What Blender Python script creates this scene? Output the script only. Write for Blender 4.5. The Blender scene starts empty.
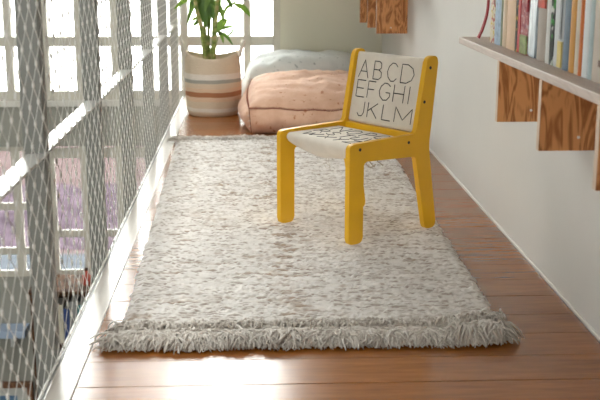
import bpy, bmesh, math, random
import numpy as np
from mathutils import Vector, Matrix, noise as mnoise

random.seed(7)
RNG = np.random.default_rng(11)
SC = bpy.context.scene
COL = SC.collection
PI = math.pi

# ---------------------------------------------------------------- materials
def new_mat(name):
    m = bpy.data.materials.new(name); m.use_nodes = True
    nt = m.node_tree; nt.nodes.clear()
    out = nt.nodes.new('ShaderNodeOutputMaterial')
    b = nt.nodes.new('ShaderNodeBsdfPrincipled')
    nt.links.new(b.outputs[0], out.inputs[0])
    return m, nt, b

def coords(nt, scale=(1, 1, 1), rot=(0, 0, 0), kind='Object'):
    tc = nt.nodes.new('ShaderNodeTexCoord'); mp = nt.nodes.new('ShaderNodeMapping')
    mp.inputs['Scale'].default_value = scale; mp.inputs['Rotation'].default_value = rot
    nt.links.new(tc.outputs[kind], mp.inputs[0])
    return mp.outputs[0]

def noise_tex(nt, vec, scale, detail=4, rough=.55, dist=0):
    n = nt.nodes.new('ShaderNodeTexNoise')
    n.inputs['Scale'].default_value = scale; n.inputs['Detail'].default_value = detail
    n.inputs['Roughness'].default_value = rough; n.inputs['Distortion'].default_value = dist
    if vec is not None: nt.links.new(vec, n.inputs['Vector'])
    return n.outputs['Fac']

def ramp(nt, fac, stops, interp='LINEAR'):
    r = nt.nodes.new('ShaderNodeValToRGB'); r.color_ramp.interpolation = interp
    el = r.color_ramp.elements
    while len(el) < len(stops): el.new(.5)
    for e, (p, c) in zip(el, stops):
        e.position = p; e.color = (*c, 1) if len(c) == 3 else c
    nt.links.new(fac, r.inputs[0])
    return r.outputs[0]

def bump(nt, bsdf, height, strength=.3, dist=.002):
    b = nt.nodes.new('ShaderNodeBump')
    b.inputs['Strength'].default_value = strength; b.inputs['Distance'].default_value = dist
    nt.links.new(height, b.inputs['Height']); nt.links.new(b.outputs[0], bsdf.inputs['Normal'])

def mix(nt, fac, a, b, mode='MIX'):
    m = nt.nodes.new('ShaderNodeMix'); m.data_type = 'RGBA'; m.blend_type = mode
    for s, v in ((0, fac), (6, a), (7, b)):
        if isinstance(v, (int, float)): m.inputs[s].default_value = v
        elif isinstance(v, tuple): m.inputs[s].default_value = (*v, 1)
        else: nt.links.new(v, m.inputs[s])
    return m.outputs[2]

def math_node(nt, op, a, b=0.0):
    m = nt.nodes.new('ShaderNodeMath'); m.operation = op
    for i, v in enumerate((a, b)):
        if isinstance(v, (int, float)): m.inputs[i].default_value = v
        else: nt.links.new(v, m.inputs[i])
    return m.outputs[0]

def plain(name, col, rough=.6, var=.08, scale=20, bmp=.1, bscale=60, metal=0, spec=.5, stretch=(1, 1, 1)):
    m, nt, b = new_mat(name)
    v = coords(nt, stretch)
    f = noise_tex(nt, v, scale)
    lo = tuple(max(0, c * (1 - var)) for c in col); hi = tuple(min(1, c * (1 + var)) for c in col)
    nt.links.new(ramp(nt, f, [(.3, lo), (.7, hi)]), b.inputs['Base Color'])
    b.inputs['Roughness'].default_value = rough; b.inputs['Metallic'].default_value = metal
    b.inputs['Specular IOR Level'].default_value = spec
    if bmp: bump(nt, b, noise_tex(nt, v, bscale), bmp, .002)
    return m

def wood(name, dark, light, scale=(2, 2, 30), ringscale=3.0, rough=.45, contrast=(.35, .65)):
    m, nt, b = new_mat(name)
    v = coords(nt, scale)
    n1 = noise_tex(nt, v, ringscale, 3, .5, 1.2)
    w = nt.nodes.new('ShaderNodeMath'); w.operation = 'SINE'
    mul = math_node(nt, 'MULTIPLY', n1, 42.0)
    nt.links.new(mul, w.inputs[0])
    s = math_node(nt, 'MULTIPLY_ADD', w.outputs[0], .5); s.node.inputs[2].default_value = .5
    fine = noise_tex(nt, v, 25, 4)
    f = math_node(nt, 'MULTIPLY', s, .65); f = math_node(nt, 'ADD', f, math_node(nt, 'MULTIPLY', fine, .35))
    nt.links.new(ramp(nt, f, [(contrast[0], dark), (contrast[1], light)]), b.inputs['Base Color'])
    b.inputs['Roughness'].default_value = rough
    bump(nt, b, fine, .08, .001)
    return m

def fabric(name, cols, scale=900, rough=.9, speck=None):
    """woven cloth: fine weave bump, colour mottling, optional specks (r,g,b)"""
    m, nt, b = new_mat(name)
    v = coords(nt)
    c = ramp(nt, noise_tex(nt, v, 14, 5, .6), [(.3, cols[0]), (.7, cols[1])])
    thread = noise_tex(nt, coords(nt, (1, 1, 12)), 90, 2)
    c = mix(nt, math_node(nt, 'MULTIPLY', thread, .25), c, cols[0])
    if speck:
        f = ramp(nt, noise_tex(nt, coords(nt, (1, 1, .6)), 45, 2), [(.63, (0, 0, 0)), (.72, (1, 1, 1))])
        c = mix(nt, f, c, speck)
    nt.links.new(c, b.inputs['Base Color'])
    b.inputs['Roughness'].default_value = rough
    b.inputs['Specular IOR Level'].default_value = .2
    b.inputs['Sheen Weight'].default_value = .15
    bump(nt, b, noise_tex(nt, v, scale, 2), .35, .001)
    return m

M = {}
M['plaster'] = plain('white_plaster', (.595, .58, .555), .85, .02, 3, .05, 12, spec=.3)
M['plaster_grey'] = plain('grey_plaster', (.33, .325, .29), .8, .05, 2, .08, 40, spec=.3)
M['plaster_beige_lit'] = plain('brightened_beige_plaster', (.74, .715, .60), .85, .02, 3, .05, 12, spec=.3)  # back wall's beige, lightened in colour to stand in for light there
M['ceiling'] = plain('white_ceiling', (.8, .79, .77), .9, .02, 3, 0)
M['frame'] = plain('cream_window_paint', (.60, .57, .50), .5, .05, 6, .03)
M['sill'] = plain('pale_sill_paint', (.70, .68, .64), .5, .04, 6, 0)
M['steel'] = plain('grey_green_steel_paint', (.19, .19, .175), .45, .06, 8, .03)
M['bar'] = plain('white_steel_paint', (.55, .55, .54), .35, .04, 8, .02)
M['cable'] = plain('pale_steel_cable', (.78, .77, .74), .4, .08, 200, 0)
M['trimwood'] = plain('white_oiled_edge_board', (.76, .71, .66), .25, .05, 5, .03, stretch=(20, 1, 1))
M['yellow'] = plain('mustard_yellow_paint', (.78, .43, .006), .42, .05, 9, .05, 30)
M['black'] = plain('black_metal', (.015, .014, .013), .4, .1, 30, 0)
M['white_cap'] = plain('white_screw_cap', (.75, .73, .7), .4, .05, 30, 0)
M['ink'] = plain('black_print', (.022, .02, .02), .8, .15, 40, 0)
M['canvas'] = fabric('natural_canvas', ((.70, .635, .555), (.80, .74, .665)))
M['thread'] = plain('canvas_thread', (.5, .42, .33), .9, .1, 80, 0)
M['pink'] = fabric('terracotta_pink_linen', ((.68, .40, .275), (.82, .56, .42)), 700, speck=(.50, .19, .10))
M['grey_linen'] = fabric('blue_grey_linen', ((.66, .69, .69), (.77, .79, .785)), 700, speck=(.36, .40, .41))
M['rust'] = plain('rust_stitching', (.30, .10, .06), .9, .2, 200, 0)
M['soil'] = plain('potting_soil', (.06, .045, .035), .95, .4, 60, .6)
M['shelf_board'] = wood('pale_shelf_plywood', (.37, .285, .235), (.44, .345, .29), (14, 1.2, 14), 2.0, .5, (.1, .9))
M['panel'] = wood('orange_brown_plywood', (.33, .115, .03), (.66, .31, .115), (9, 9, 2.0), 2.0, .45, (.15, .75))
M['ply_edge'] = plain('pale_plywood_edge', (.55, .42, .31), .6, .08, 20, 0)
M['dark_wood'] = wood('dark_walnut', (.05, .025, .015), (.11, .055, .03), (2, 2, 8), 2, .85)
M['dark_wood'].node_tree.nodes['Principled BSDF'].inputs['Specular IOR Level'].default_value = .1
M['picture_wood'] = wood('chestnut_frame', (.13, .05, .022), (.24, .11, .05), (8, 8, 3), 2)

def glass_mat():
    m = bpy.data.materials.new('window_glass'); m.use_nodes = True
    nt = m.node_tree; nt.nodes.clear()
    out = nt.nodes.new('ShaderNodeOutputMaterial'); mx = nt.nodes.new('ShaderNodeMixShader')
    t = nt.nodes.new('ShaderNodeBsdfTransparent'); g = nt.nodes.new('ShaderNodeBsdfGlossy')
    t.inputs[0].default_value = (.95, .97, .96, 1); g.inputs['Roughness'].default_value = .02
    fr = nt.nodes.new('ShaderNodeFresnel'); fr.inputs[0].default_value = 1.45
    nt.links.new(fr.outputs[0], mx.inputs[0]); nt.links.new(t.outputs[0], mx.inputs[1]); nt.links.new(g.outputs[0], mx.inputs[2])
    nt.links.new(mx.outputs[0], out.inputs[0])
    return m
M['glass'] = glass_mat()

def floor_mat():
    m, nt, b = new_mat('oiled_wood_planks')
    geo = nt.nodes.new('ShaderNodeNewGeometry')
    rnd = geo.outputs['Random Per Island']
    tc = nt.nodes.new('ShaderNodeTexCoord')
    comb = nt.nodes.new('ShaderNodeCombineXYZ')
    for i in range(3): nt.links.new(math_node(nt, 'MULTIPLY', rnd, 17.0 + 9 * i), comb.inputs[i])
    add = nt.nodes.new('ShaderNodeVectorMath'); add.operation = 'ADD'
    nt.links.new(tc.outputs['Object'], add.inputs[0]); nt.links.new(comb.outputs[0], add.inputs[1])
    mp = nt.nodes.new('ShaderNodeMapping'); mp.inputs['Scale'].default_value = (1.3, 16, 16)
    nt.links.new(add.outputs[0], mp.inputs[0])
    g1 = noise_tex(nt, mp.outputs[0], 2.2, 4, .55, 1.6)
    g2 = noise_tex(nt, mp.outputs[0], 12, 4, .6, .4)
    f = math_node(nt, 'ADD', math_node(nt, 'MULTIPLY', g1, .6), math_node(nt, 'MULTIPLY', g2, .4))
    c = ramp(nt, f, [(.32, (.19, .060, .006)), (.5, (.25, .082, .010)), (.68, (.31, .110, .018))])
    c2 = ramp(nt, rnd, [(0, (.84, .82, .8)), (1, (1.12, 1.1, 1.08))])
    c = mix(nt, 1.0, c, c2, 'MULTIPLY')
    nt.links.new(c, b.inputs['Base Color'])
    nt.links.new(ramp(nt, g2, [(.2, (.17, .17, .17)), (.8, (.27, .27, .27))]), b.inputs['Roughness'])
    b.inputs['Specular IOR Level'].default_value = .6
    bump(nt, b, f, .1, .0012)
    return m
M['floor'] = floor_mat()

def rug_mat():
    m, nt, b = new_mat('undyed_wool')
    at = nt.nodes.new('ShaderNodeAttribute'); at.attribute_name = 'yarn'
    var = ramp(nt, noise_tex(nt, coords(nt, (2, 6, 1)), 6, 4), [(.3, (.90, .89, .87)), (.7, (1.04, 1.04, 1.04))])
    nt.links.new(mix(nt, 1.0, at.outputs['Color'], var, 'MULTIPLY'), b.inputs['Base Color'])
    b.inputs['Roughness'].default_value = .95; b.inputs['Specular IOR Level'].default_value = .1
    b.inputs['Sheen Weight'].default_value = .5
    bump(nt, b, noise_tex(nt, coords(nt, (5, 14, 5)), 60, 3), .4, .003)
    return m
M['rug'] = rug_mat()
def fringe_mat():
    m, nt, b = new_mat('raw_wool_fringe')
    geo = nt.nodes.new('ShaderNodeNewGeometry')
    c = ramp(nt, geo.outputs['Random Per Island'], [(0, (.44, .385, .34)), (.45, (.60, .55, .50)), (1, (.74, .70, .66))])
    nt.links.new(c, b.inputs['Base Color'])
    b.inputs['Roughness'].default_value = .95; b.inputs['Specular IOR Level'].default_value = .1
    b.inputs['Sheen Weight'].default_value = .2
    return m
M['fringe'] = fringe_mat()

def basket_mat():
    m, nt, b = new_mat('striped_woven_cotton')
    sep = nt.nodes.new('ShaderNodeSeparateXYZ'); v = coords(nt); nt.links.new(v, sep.inputs[0])
    wob = math_node(nt, 'MULTIPLY', noise_tex(nt, coords(nt, (1, 1, 1)), 9, 2), .012)
    z = math_node(nt, 'ADD', sep.outputs[2], wob)
    zz = math_node(nt, 'DIVIDE', z, .36)
    cream = (.70, .58, .44); wht = (.80, .74, .67); gry = (.37, .37, .34); rust = (.42, .165, .075); peach = (.76, .55, .39)
    st = [(0, cream), (.084, wht), (.139, cream), (.235, peach), (.30, rust), (.367, peach), (.42, (.72, .58, .44)), (.489, gry), (.542, wht), (.622, cream)]
    c = ramp(nt, zz, st, 'CONSTANT')
    c = mix(nt, math_node(nt, 'MULTIPLY', noise_tex(nt, coords(nt, (1, 1, 6)), 60, 2), .35), c, (.30, .22, .16))
    nt.links.new(c, b.inputs['Base Color'])
    b.inputs['Roughness'].default_value = .9; b.inputs['Specular IOR Level'].default_value = .15
    w = nt.nodes.new('ShaderNodeTexWave'); w.bands_direction = 'Z'; w.inputs['Scale'].default_value = 40
    w.inputs['Distortion'].default_value = .6
    nt.links.new(v, w.inputs['Vector'])
    bump(nt, b, w.outputs['Fac'], .5, .003)
    return m
M['basket'] = basket_mat()

def leaf_mat():
    m, nt, b = new_mat('palm_leaf')
    geo = nt.nodes.new('ShaderNodeNewGeometry')
    c = ramp(nt, geo.outputs['Random Per Island'], [(0, (.028, .075, .012)), (.6, (.06, .13, .02)), (1, (.12, .21, .03))])
    nt.links.new(c, b.inputs['Base Color']); b.inputs['Roughness'].default_value = .4
    tr = nt.nodes.new('ShaderNodeBsdfTranslucent'); nt.links.new(mix(nt, .4, c, (.22, .36, .04)), tr.inputs[0])
    mx = nt.nodes.new('ShaderNodeMixShader'); mx.inputs[0].default_value = .25
    nt.links.new(b.outputs[0], mx.inputs[1]); nt.links.new(tr.outputs[0], mx.inputs[2])
    out = [n for n in nt.nodes if n.type == 'OUTPUT_MATERIAL'][0]
    nt.links.new(mx.outputs[0], out.inputs[0])
    return m
M['leaf'] = leaf_mat()
def cane_mat():
    m, nt, b = new_mat('palm_cane')
    f = noise_tex(nt, coords(nt, (1, 1, 3)), 14, 3)
    nt.links.new(ramp(nt, f, [(.35, (.11, .16, .03)), (.5, (.22, .27, .06)), (.65, (.42, .33, .17))]), b.inputs['Base Color'])
    b.inputs['Roughness'].default_value = .5
    return m
M['cane'] = cane_mat()

# ---------------------------------------------------------------- mesh helpers
def obj(name, bm, mat, parent=None, smooth=False, sharp=None):
    me = bpy.data.meshes.new(name)
    if isinstance(bm, tuple): me.from_pydata(*bm)
    else:
        bmesh.ops.recalc_face_normals(bm, faces=bm.faces[:]) if len(bm.faces) < 30000 else None
        bm.to_mesh(me); bm.free()
    mats = mat if isinstance(mat, (list, tuple)) else [mat]
    for m in mats: me.materials.append(m)
    if smooth:
        me.polygons.foreach_set('use_smooth', [True] * len(me.polygons))
        if sharp: me.set_sharp_from_angle(angle=math.radians(sharp))
    o = bpy.data.objects.new(name, me); COL.objects.link(o)
    if parent: o.parent = parent
    return o

def thing(name, label, cat, loc=(0, 0, 0), rz=0, group=None):
    o = bpy.data.objects.new(name, None); COL.objects.link(o)
    o.location = loc; o.rotation_euler = (0, 0, rz)
    o.empty_display_size = .1
    return tag(o, label, cat, group)
def tag(o, label, cat, group=None):
    o['label'] = label; o['category'] = cat
    if group: o['group'] = group
    return o
def struct(name, bm, mat, parent=None, **k):
    o = obj(name, bm, mat, parent, **k)
    if parent is None: o['kind'] = 'structure'
    return o

def box(bm, x0, x1, y0, y1, z0, z1, mi=0, bev=0):
    vs = [bm.verts.new(p) for p in ((x0, y0, z0), (x1, y0, z0), (x1, y1, z0), (x0, y1, z0), (x0, y0, z1), (x1, y0, z1), (x1, y1, z1), (x0, y1, z1))]
    fs = [bm.faces.new([vs[i] for i in f]) for f in ((3, 2, 1, 0), (4, 5, 6, 7), (0, 1, 5, 4), (1, 2, 6, 5), (2, 3, 7, 6), (3, 0, 4, 7))]
    for f in fs: f.material_index = mi
    if bev:
        es = list({e for f in fs for e in f.edges})
        r = bmesh.ops.bevel(bm, geom=es, offset=bev, segments=2, affect='EDGES', profile=.5)
        for f in r['faces']: f.material_index = mi
    return bm
def boxes(*bs, bev=0):
    bm = bmesh.new()
    for b in bs: box(bm, *b, bev=bev)
    return bm

def tube(bm, pts, rad, n=6, cap=True, flat=None, mi=0):
    """swept tube; rad scalar or list; flat=(normal vector, factor) squashes the section"""
    pts = [Vector(p) for p in pts]; k = len(pts)
    rads = rad if isinstance(rad, (list, tuple)) else [rad] * k
    rings = []; ref = Vector((.3, .2, 1)).normalized()
    for i, p in enumerate(pts):
        t = (pts[min(i + 1, k - 1)] - pts[max(i - 1, 0)])
        if t.length < 1e-9: t = Vector((0, 0, 1))
        t.normalize()
        if flat is not None: u = flat[0]
        else:
            u = ref
            if abs(t.dot(u)) > .95: u = Vector((1, 0, 0))
        a = t.cross(u).normalized(); c = a.cross(t).normalized(); ref = c if flat is None else ref
        fl = 1 if flat is None else flat[1]
        rings.append([bm.verts.new(p + a * (math.cos(2 * PI * j / n) * rads[i]) + c * (math.sin(2 * PI * j / n) * rads[i] * fl)) for j in range(n)])
    for r0, r1 in zip(rings, rings[1:]):
        for j in range(n):
            f = bm.faces.new((r0[j], r0[(j + 1) % n], r1[(j + 1) % n], r1[j])); f.material_index = mi
    if cap and n > 2:
        bm.faces.new(rings[0][::-1]).material_index = mi; bm.faces.new(rings[-1]).material_index = mi

def cyl(bm, p0, p1, r, n=16): tube(bm, [p0, p1], r, n)

def spline(pts, n=8):
    """Catmull-Rom through points"""
    P_ = [Vector(p) for p in pts]; P_ = [P_[0] * 2 - P_[1]] + P_ + [P_[-1] * 2 - P_[-2]]
    out = []
    for i in range(1, len(P_) - 2):
        p0, p1, p2, p3 = P_[i - 1:i + 3]
        for s in range(n):
            t = s / n
            out.append(.5 * ((2 * p1) + (p2 - p0) * t + (2 * p0 - 5 * p1 + 4 * p2 - p3) * t * t + (3 * p1 - p0 - 3 * p2 + p3) * t ** 3))
    out.append(P_[-2]); return out

def round_poly(pts, seg=6):
    """pts: (x, y, radius) -> rounded outline"""
    out = []; n = len(pts)
    for i in range(n):
        p = Vector(pts[i][:2]); r = pts[i][2]
        a = Vector(pts[i - 1][:2]) - p; b = Vector(pts[(i + 1) % n][:2]) - p
        la, lb = a.length, b.length; a.normalize(); b.normalize()
        ang = a.angle(b); d = min(r / math.tan(ang / 2), la * .49, lb * .49)
        if r <= 0: out.append(p); continue
        s, e = p + a * d, p + b * d
        for k in range(seg + 1):
            t = k / seg
            out.append(s * (1 - t) ** 2 + p * 2 * t * (1 - t) + e * t * t)
    return out

# ---------------------------------------------------------------- main dimensions
XW = .745      # right wall
XI = -.349     # inner line of the edge board
XE = -.404     # outer edge of the walkway
YB = 6.14      # window wall
ZC = 3.3       # ceiling
ZL = -2.6      # floor of the storey below
XL = -3.6      # far left wall
YR = -2.2      # rear wall

# ---------------------------------------------------------------- setting
bm = bmesh.new()
ys = [1.921 - .131 * k for k in range(32, 0, -1)] + [1.921, 2.051, 2.18, 2.303, 2.438, 2.568, 2.702, 2.834]
while ys[-1] < YB - .13: ys.append(ys[-1] + .131)
ys.append(YB + .02)
for a, b in zip(ys, ys[1:]):
    dz = random.uniform(-.0004, .0004)
    box(bm, XI + .0012, XW - .006, a + .0009, b - .0009, -.02, dz, bev=.0008)
struct('floor', bm, M['floor'])
struct('trim_1', boxes((XE + .004, XI, YR, YB, -.02, .001), bev=.002), M['trimwood'])
struct('trim_2', boxes((XE - .008, XE + .004, YR, YB, -.26, .0), bev=.001), M['steel'])
struct('slab_1', boxes((XE + .004, XW, YR, YB, -.25, -.0205)), M['plaster_grey'])
struct('wall_right', boxes((XW, XW + .2, YR - .2, YB + .3, ZL, ZC)), M['plaster'])
struct('baseboard_right', boxes((XW - .006, XW, YR, YB, -.0, .009), bev=.002), M['sill'])
SKX, SKY = (-.79, -.42), (1.2, 5.2)          # unseen roof opening added to brighten the rug's left side
struct('ceiling', boxes((XL - .2, SKX[0], YR - .2, YB + .3, ZC, ZC + .2), (SKX[1], XW + .2, YR - .2, YB + .3, ZC, ZC + .2),
                        (*SKX, YR - .2, SKY[0], ZC, ZC + .2), (*SKX, SKY[1], YB + .3, ZC, ZC + .2)), M['ceiling'])
struct('added_light_cutoff', boxes((-.36, XW, YR, YB, 2.3, 2.4)), M['ceiling'])   # unseen slab added to keep skylight off the right side
RWX, RWZ = (-3.3, -2.1), (.2, 2.0)           # unseen opening added behind the camera to light the net posts
struct('wall_rear', boxes((XL, RWX[0], YR - .2, YR, ZL, ZC), (RWX[1], XW, YR - .2, YR, ZL, ZC), (*RWX, YR - .2, YR, ZL, RWZ[0]), (*RWX, YR - .2, YR, RWZ[1], ZC)), M['plaster'])
struct('floor_lower', boxes((XL - .2, XW + .2, YR - .2, YB + .3, ZL - .2, ZL)), M['plaster_grey'])
# window wall: plaster panel at right, spandrel band, parapet below
XJ = .158
struct('wall_back', boxes((XJ, XW, YB, YB + .3, -.02, ZC), (XL, XJ, YB, YB + .3, 2.3, ZC), bev=0), M['plaster_beige_lit'])
struct('wall_back_lower', boxes((XL, XW, YB, YB + .3, -.29, -.055), (XL, XW, YB, YB + .1, ZL, -1.09), (XJ, XW, YB, YB + .3, -1.09, -.29)), M['plaster_grey'])
struct('trim_3', boxes((XL, XJ, YB - .02, YB + .1, -.055, -.02), bev=.003), M['sill'])

mull = [.138, -.033, -.395, -.6, -.795, -1.0, -1.195, -1.4, -1.6, -1.8, -2.0, -2.2, -2.4, -2.6, -2.8, -3.0, -3.2, -3.4, -3.575]
def window(name, xs, zs, hw, hz, y0, y1, mat, axis='x'):
    """a framed window: verticals at xs, rails at zs = (centre, half height)"""
    bm = bmesh.new()
    a, b = min(xs) - hw, max(xs) + hw
    zlo, zhi = zs[0][0] - zs[0][1], zs[-1][0] + zs[-1][1]
    for x in xs:
        if axis == 'x': box(bm, x - hw, x + hw, y0, y1, zlo, zhi, bev=.003)
        else: box(bm, y0, y1, x - hw, x + hw, zlo, zhi, bev=.003)
    for z, h in zs:
        if axis == 'x': box(bm, a, b, y0 + .004, y1 - .004, z - h, z + h, bev=.003)
        else: box(bm, y0 + .004, y1 - .004, a, b, z - h, z + h, bev=.003)
    w = struct(name, bm, mat)
    ym = (y0 + y1) / 2
    g = boxes((a, b, ym - .003, ym + .003, zlo, zhi)) if axis == 'x' else boxes((ym - .003, ym + .003, a, b, zlo, zhi))
    obj('glass_pane', g, M['glass'], w)
    return w
window('window_1', mull, [(.005, .025), (.314, .028), (1.72, .028), (2.275, .025)], .021, 0, YB + .02, YB + .09, M['frame'])
low = [x for x in mull if x > -1.3 and x < .1]
window('window_2', [.138] + low, [(-1.07, .02), (-.825, .022), (-.335, .03), (-.275, .012)], .021, 0, YB + .02, YB + .045, M['frame'])
window('window_3', [-1.245] + [x for x in mull if x < -1.3], [(-1.07, .02), (-.93, .022), (-.655, .022), (-.30, .02)], .025, 0, YB + .02, YB + .045, M['frame'])
window('added_rear_window', [RWX[0] + .025, (RWX[0] + RWX[1]) / 2, RWX[1] - .025], [(RWZ[0] + .025, .025), (RWZ[1] - .025, .025)], .025, 0, YR - .12, YR - .05, M['frame'])  # added out of view for its light on posts and frames
added_skylight = struct('added_roof_opening', boxes((*SKX, SKY[0], SKY[0] + .04, ZC + .02, ZC + .1), (*SKX, SKY[1] - .04, SKY[1], ZC + .02, ZC + .1), (*SKX, 3.18, 3.22, ZC + .02, ZC + .1)), M['frame'])  # frame of the added roof opening
obj('glass_pane', boxes((*SKX, *SKY, ZC + .06, ZC + .066)), M['glass'], added_skylight)
struct('wall_left', boxes((XL - .2, XL, YR - .2, YB + .3, ZL, ZC)), M['plaster'])

# ---------------------------------------------------------------- outside
def ground_mat():
    m, nt, b = new_mat('pinkish_paving')
    v = coords(nt)
    c = ramp(nt, noise_tex(nt, v, .9, 5, .7), [(.3, (.024, .0165, .0165)), (.7, (.034, .026, .026))])
    nt.links.new(c, b.inputs['Base Color']); b.inputs['Roughness'].default_value = .9; b.inputs['Specular IOR Level'].default_value = 0
    return m
struct('ground', boxes((-60, 40, YB + .3, 60, -3.4, -3.2)), ground_mat())
M['lav'] = plain('purple_blossom', (.022, .0165, .021), .9, .5, 6, 0, spec=0)
M['facade'] = plain('white_facade', (.85, .85, .84), .8, .02, 1, 0)
M['winblue'] = plain('blue_grey_tarmac', (.021, .0235, .027), .9, .15, 3, 0, spec=0)
def bed(name, x0, x1, y0, y1, h, label):
    nx, ny = 120, 36
    vs, fs = [], []
    for j in range(ny + 1):
        for i in range(nx + 1):
            x = x0 + (x1 - x0) * i / nx; y = y0 + (y1 - y0) * j / ny
            e = min(1, 5 * min(i / nx, 1 - i / nx, j / ny, 1 - j / ny) + .02)
            z = -3.2 + e * (h + .25 * mnoise.noise((x * 1.6, y * 1.6, 0)) + .12 * mnoise.noise((x * 5, y * 5, 3)))
            vs.append((x, y, z))
    for j in range(ny):
        for i in range(nx):
            a = j * (nx + 1) + i; fs.append((a, a + 1, a + nx + 2, a + nx + 1))
    o = obj(name, (vs, [], fs), M['lav'], smooth=True)
    tag(o, label, 'flower bed'); o['kind'] = 'stuff'
bed('flower_bed', -9, 1.5, 14.2, 17.2, .35, 'purple blossoming flower bed outside the lower windows')
struct('path_1', boxes((-12, 3, 9.5, 13.9, -3.2, -3.17)), M['winblue'])
bd = thing('building', 'white building across the street beyond the upper windows', 'building', (-2, 30, -3.2))
bb = bmesh.new(); box(bb, -22, 16, 0, 9, 0, 6.6); obj('wall', bb, M['facade'], bd)
obj('roof', boxes((-22.4, 16.4, -.4, 9.4, 6.6, 6.9)), M['sill'], bd)
for k in range(9):
    x = -19 + 4 * k
    f = obj('window', boxes((x - .7, x + .7, -.06, .05, 3.4, 5.4)), M['sill'], bd)
    obj('pane', boxes((x - .6, x + .6, -.08, -.061, 3.5, 5.3)), M['glass'], f)

# ---------------------------------------------------------------- lower room furniture seen through the net
bc = thing('bookcase', 'dark wooden low bookcase below the windows of the storey beneath', 'bookcase', (-1.02, 5.94, ZL))
H = 1.52
obj('carcass', boxes((-.26, -.235, -.16, .16, 0, H), (.235, .26, -.16, .16, 0, H), (-.235, .235, .14, .16, 0, H), bev=.002), M['dark_wood'], bc)
for z in (.06, .44, .82, 1.2): obj('shelf', boxes((-.235, .235, -.155, .14, z, z + .022)), M['dark_wood'], bc)
obj('top', boxes((-.27, .27, -.17, .165, H, H + .02), bev=.003), M['dark_wood'], bc)
lowcols = {'dark red': (.25, .03, .03), 'navy blue': (.03, .06, .2), 'cream': (.6, .55, .45), 'brown': (.2, .1, .05), 'teal': (.05, .2, .22), 'grey': (.25, .25, .25)}
x = -1.02 - .215
for i, cn in enumerate(['brown', 'dark red', 'cream', 'navy blue', 'grey', 'teal']):
    w = .03 + .012 * (i % 3); h = .21 + .02 * ((i * 2) % 3)
    bk = thing('book', f'{cn} book in the top row of the dark bookcase seen through the net', 'book', (x + w / 2, 5.86, ZL + 1.2225), 0, 'books in the dark bookcase')
    cm = plain('cloth_' + cn.replace(' ', '_'), lowcols[cn], .7)
    obj('cover', boxes((-w / 2, w / 2, -.07, -.067, 0, h), (-w / 2, -w / 2 + .003, -.067, .08, 0, h), (w / 2 - .003, w / 2, -.067, .08, 0, h)), cm, bk)
    obj('pages', boxes((-w / 2 + .0031, w / 2 - .0031, -.066, .076, .003, h - .004)), M['sill'], bk)
    x += w + .004
def lathe(bm, prof, n=24, c=(0, 0)):
    rings = [[bm.verts.new((c[0] + r * math.cos(2 * PI * j / n), c[1] + r * math.sin(2 * PI * j / n), z)) for j in range(n)] for r, z in prof]
    for a, b in zip(rings, rings[1:]):
        for j in range(n): bm.faces.new((a[j], a[(j + 1) % n], b[(j + 1) % n], b[j]))
    bm.faces.new(rings[0][::-1]); bm.faces.new(rings[-1])
    return bm
vz = thing('bottle', 'slim red bottle standing on the dark bookcase behind the net', 'bottle', (-.975, 5.9, ZL + H + .0205))
obj('body', lathe(bmesh.new(), [(.02, 0), (.023, .004), (.023, .055), (.012, .075), (.009, .085)]), plain('red_glaze', (.45, .06, .03), .3), vz, True, 40)
obj('cap', lathe(bmesh.new(), [(.011, .0855), (.011, .098), (.009, .1)]), M['dark_wood'], vz, True, 40)
ws = thing('wall_shelf', 'light blue narrow shelf on the grey wall below, seen through the net', 'shelf', (-1.75, YB - .075, -1.42))
obj('board', boxes((-.38, .38, -.074, .074, 0, .045), bev=.003), plain('light_blue_paint', (.36, .45, .60), .5), ws)
for s in (-.3, .3): obj('bracket', boxes((s - .01, s + .01, -.05, .074, -.06, -.0005)), M['bar'], ws)
pf = thing('framed_picture', 'brown wooden framed picture on the grey wall of the lower storey', 'picture', (-1.62, YB - .001, -2.12))
obj('frame', boxes((-.25, -.215, -.03, 0, 0, .37), (.215, .25, -.03, 0, 0, .37), (-.215, .215, -.03, 0, 0, .035), (-.215, .215, -.03, 0, .335, .37), bev=.003), M['picture_wood'], pf)
obj('mat_board', boxes((-.2149, .2149, -.012, -.002, .0351, .3349)), plain('pale_mount', (.55, .55, .52), .8), pf)
obj('print', boxes((-.15, .15, -.0135, -.0121, .09, .28)), plain('blue_print', (.12, .22, .36), .8, .5, 14), pf)

# ---------------------------------------------------------------- railing with cable net
rl = thing('railing', 'white cable net railing with grey steel posts along the walkway edge', 'railing', (XE, 0, 0))
XN = 0.0                                  # local x of the net plane
post_y = [2.056 + .757 * k for k in range(-5, 6)]
for y in post_y:
    # flat post outside the net plane; its broad face looks along the walkway
    obj('post', boxes((-.047, -.0045, y, y + .045, -.24, 1.06), bev=.002), M['steel'], rl)
obj('middle_rail', boxes((-.041, XN - .0028, YR + .01, YB - .002, .428, .434), bev=.001), M['bar'], rl)
obj('handrail', boxes((-.06, .012, YR + .01, YB - .002, 1.06, 1.10), bev=.004), M['bar'], rl)
bm = bmesh.new()
tube(bm, [(XN, YR + .02, .008), (XN, YB - .003, .008)], .0024, 6)
tube(bm, [(XN, YR + .02, 1.05), (XN, YB - .003, 1.05)], .0024, 6)
obj('edge_cable', bm, M['cable'], rl, True)
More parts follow.
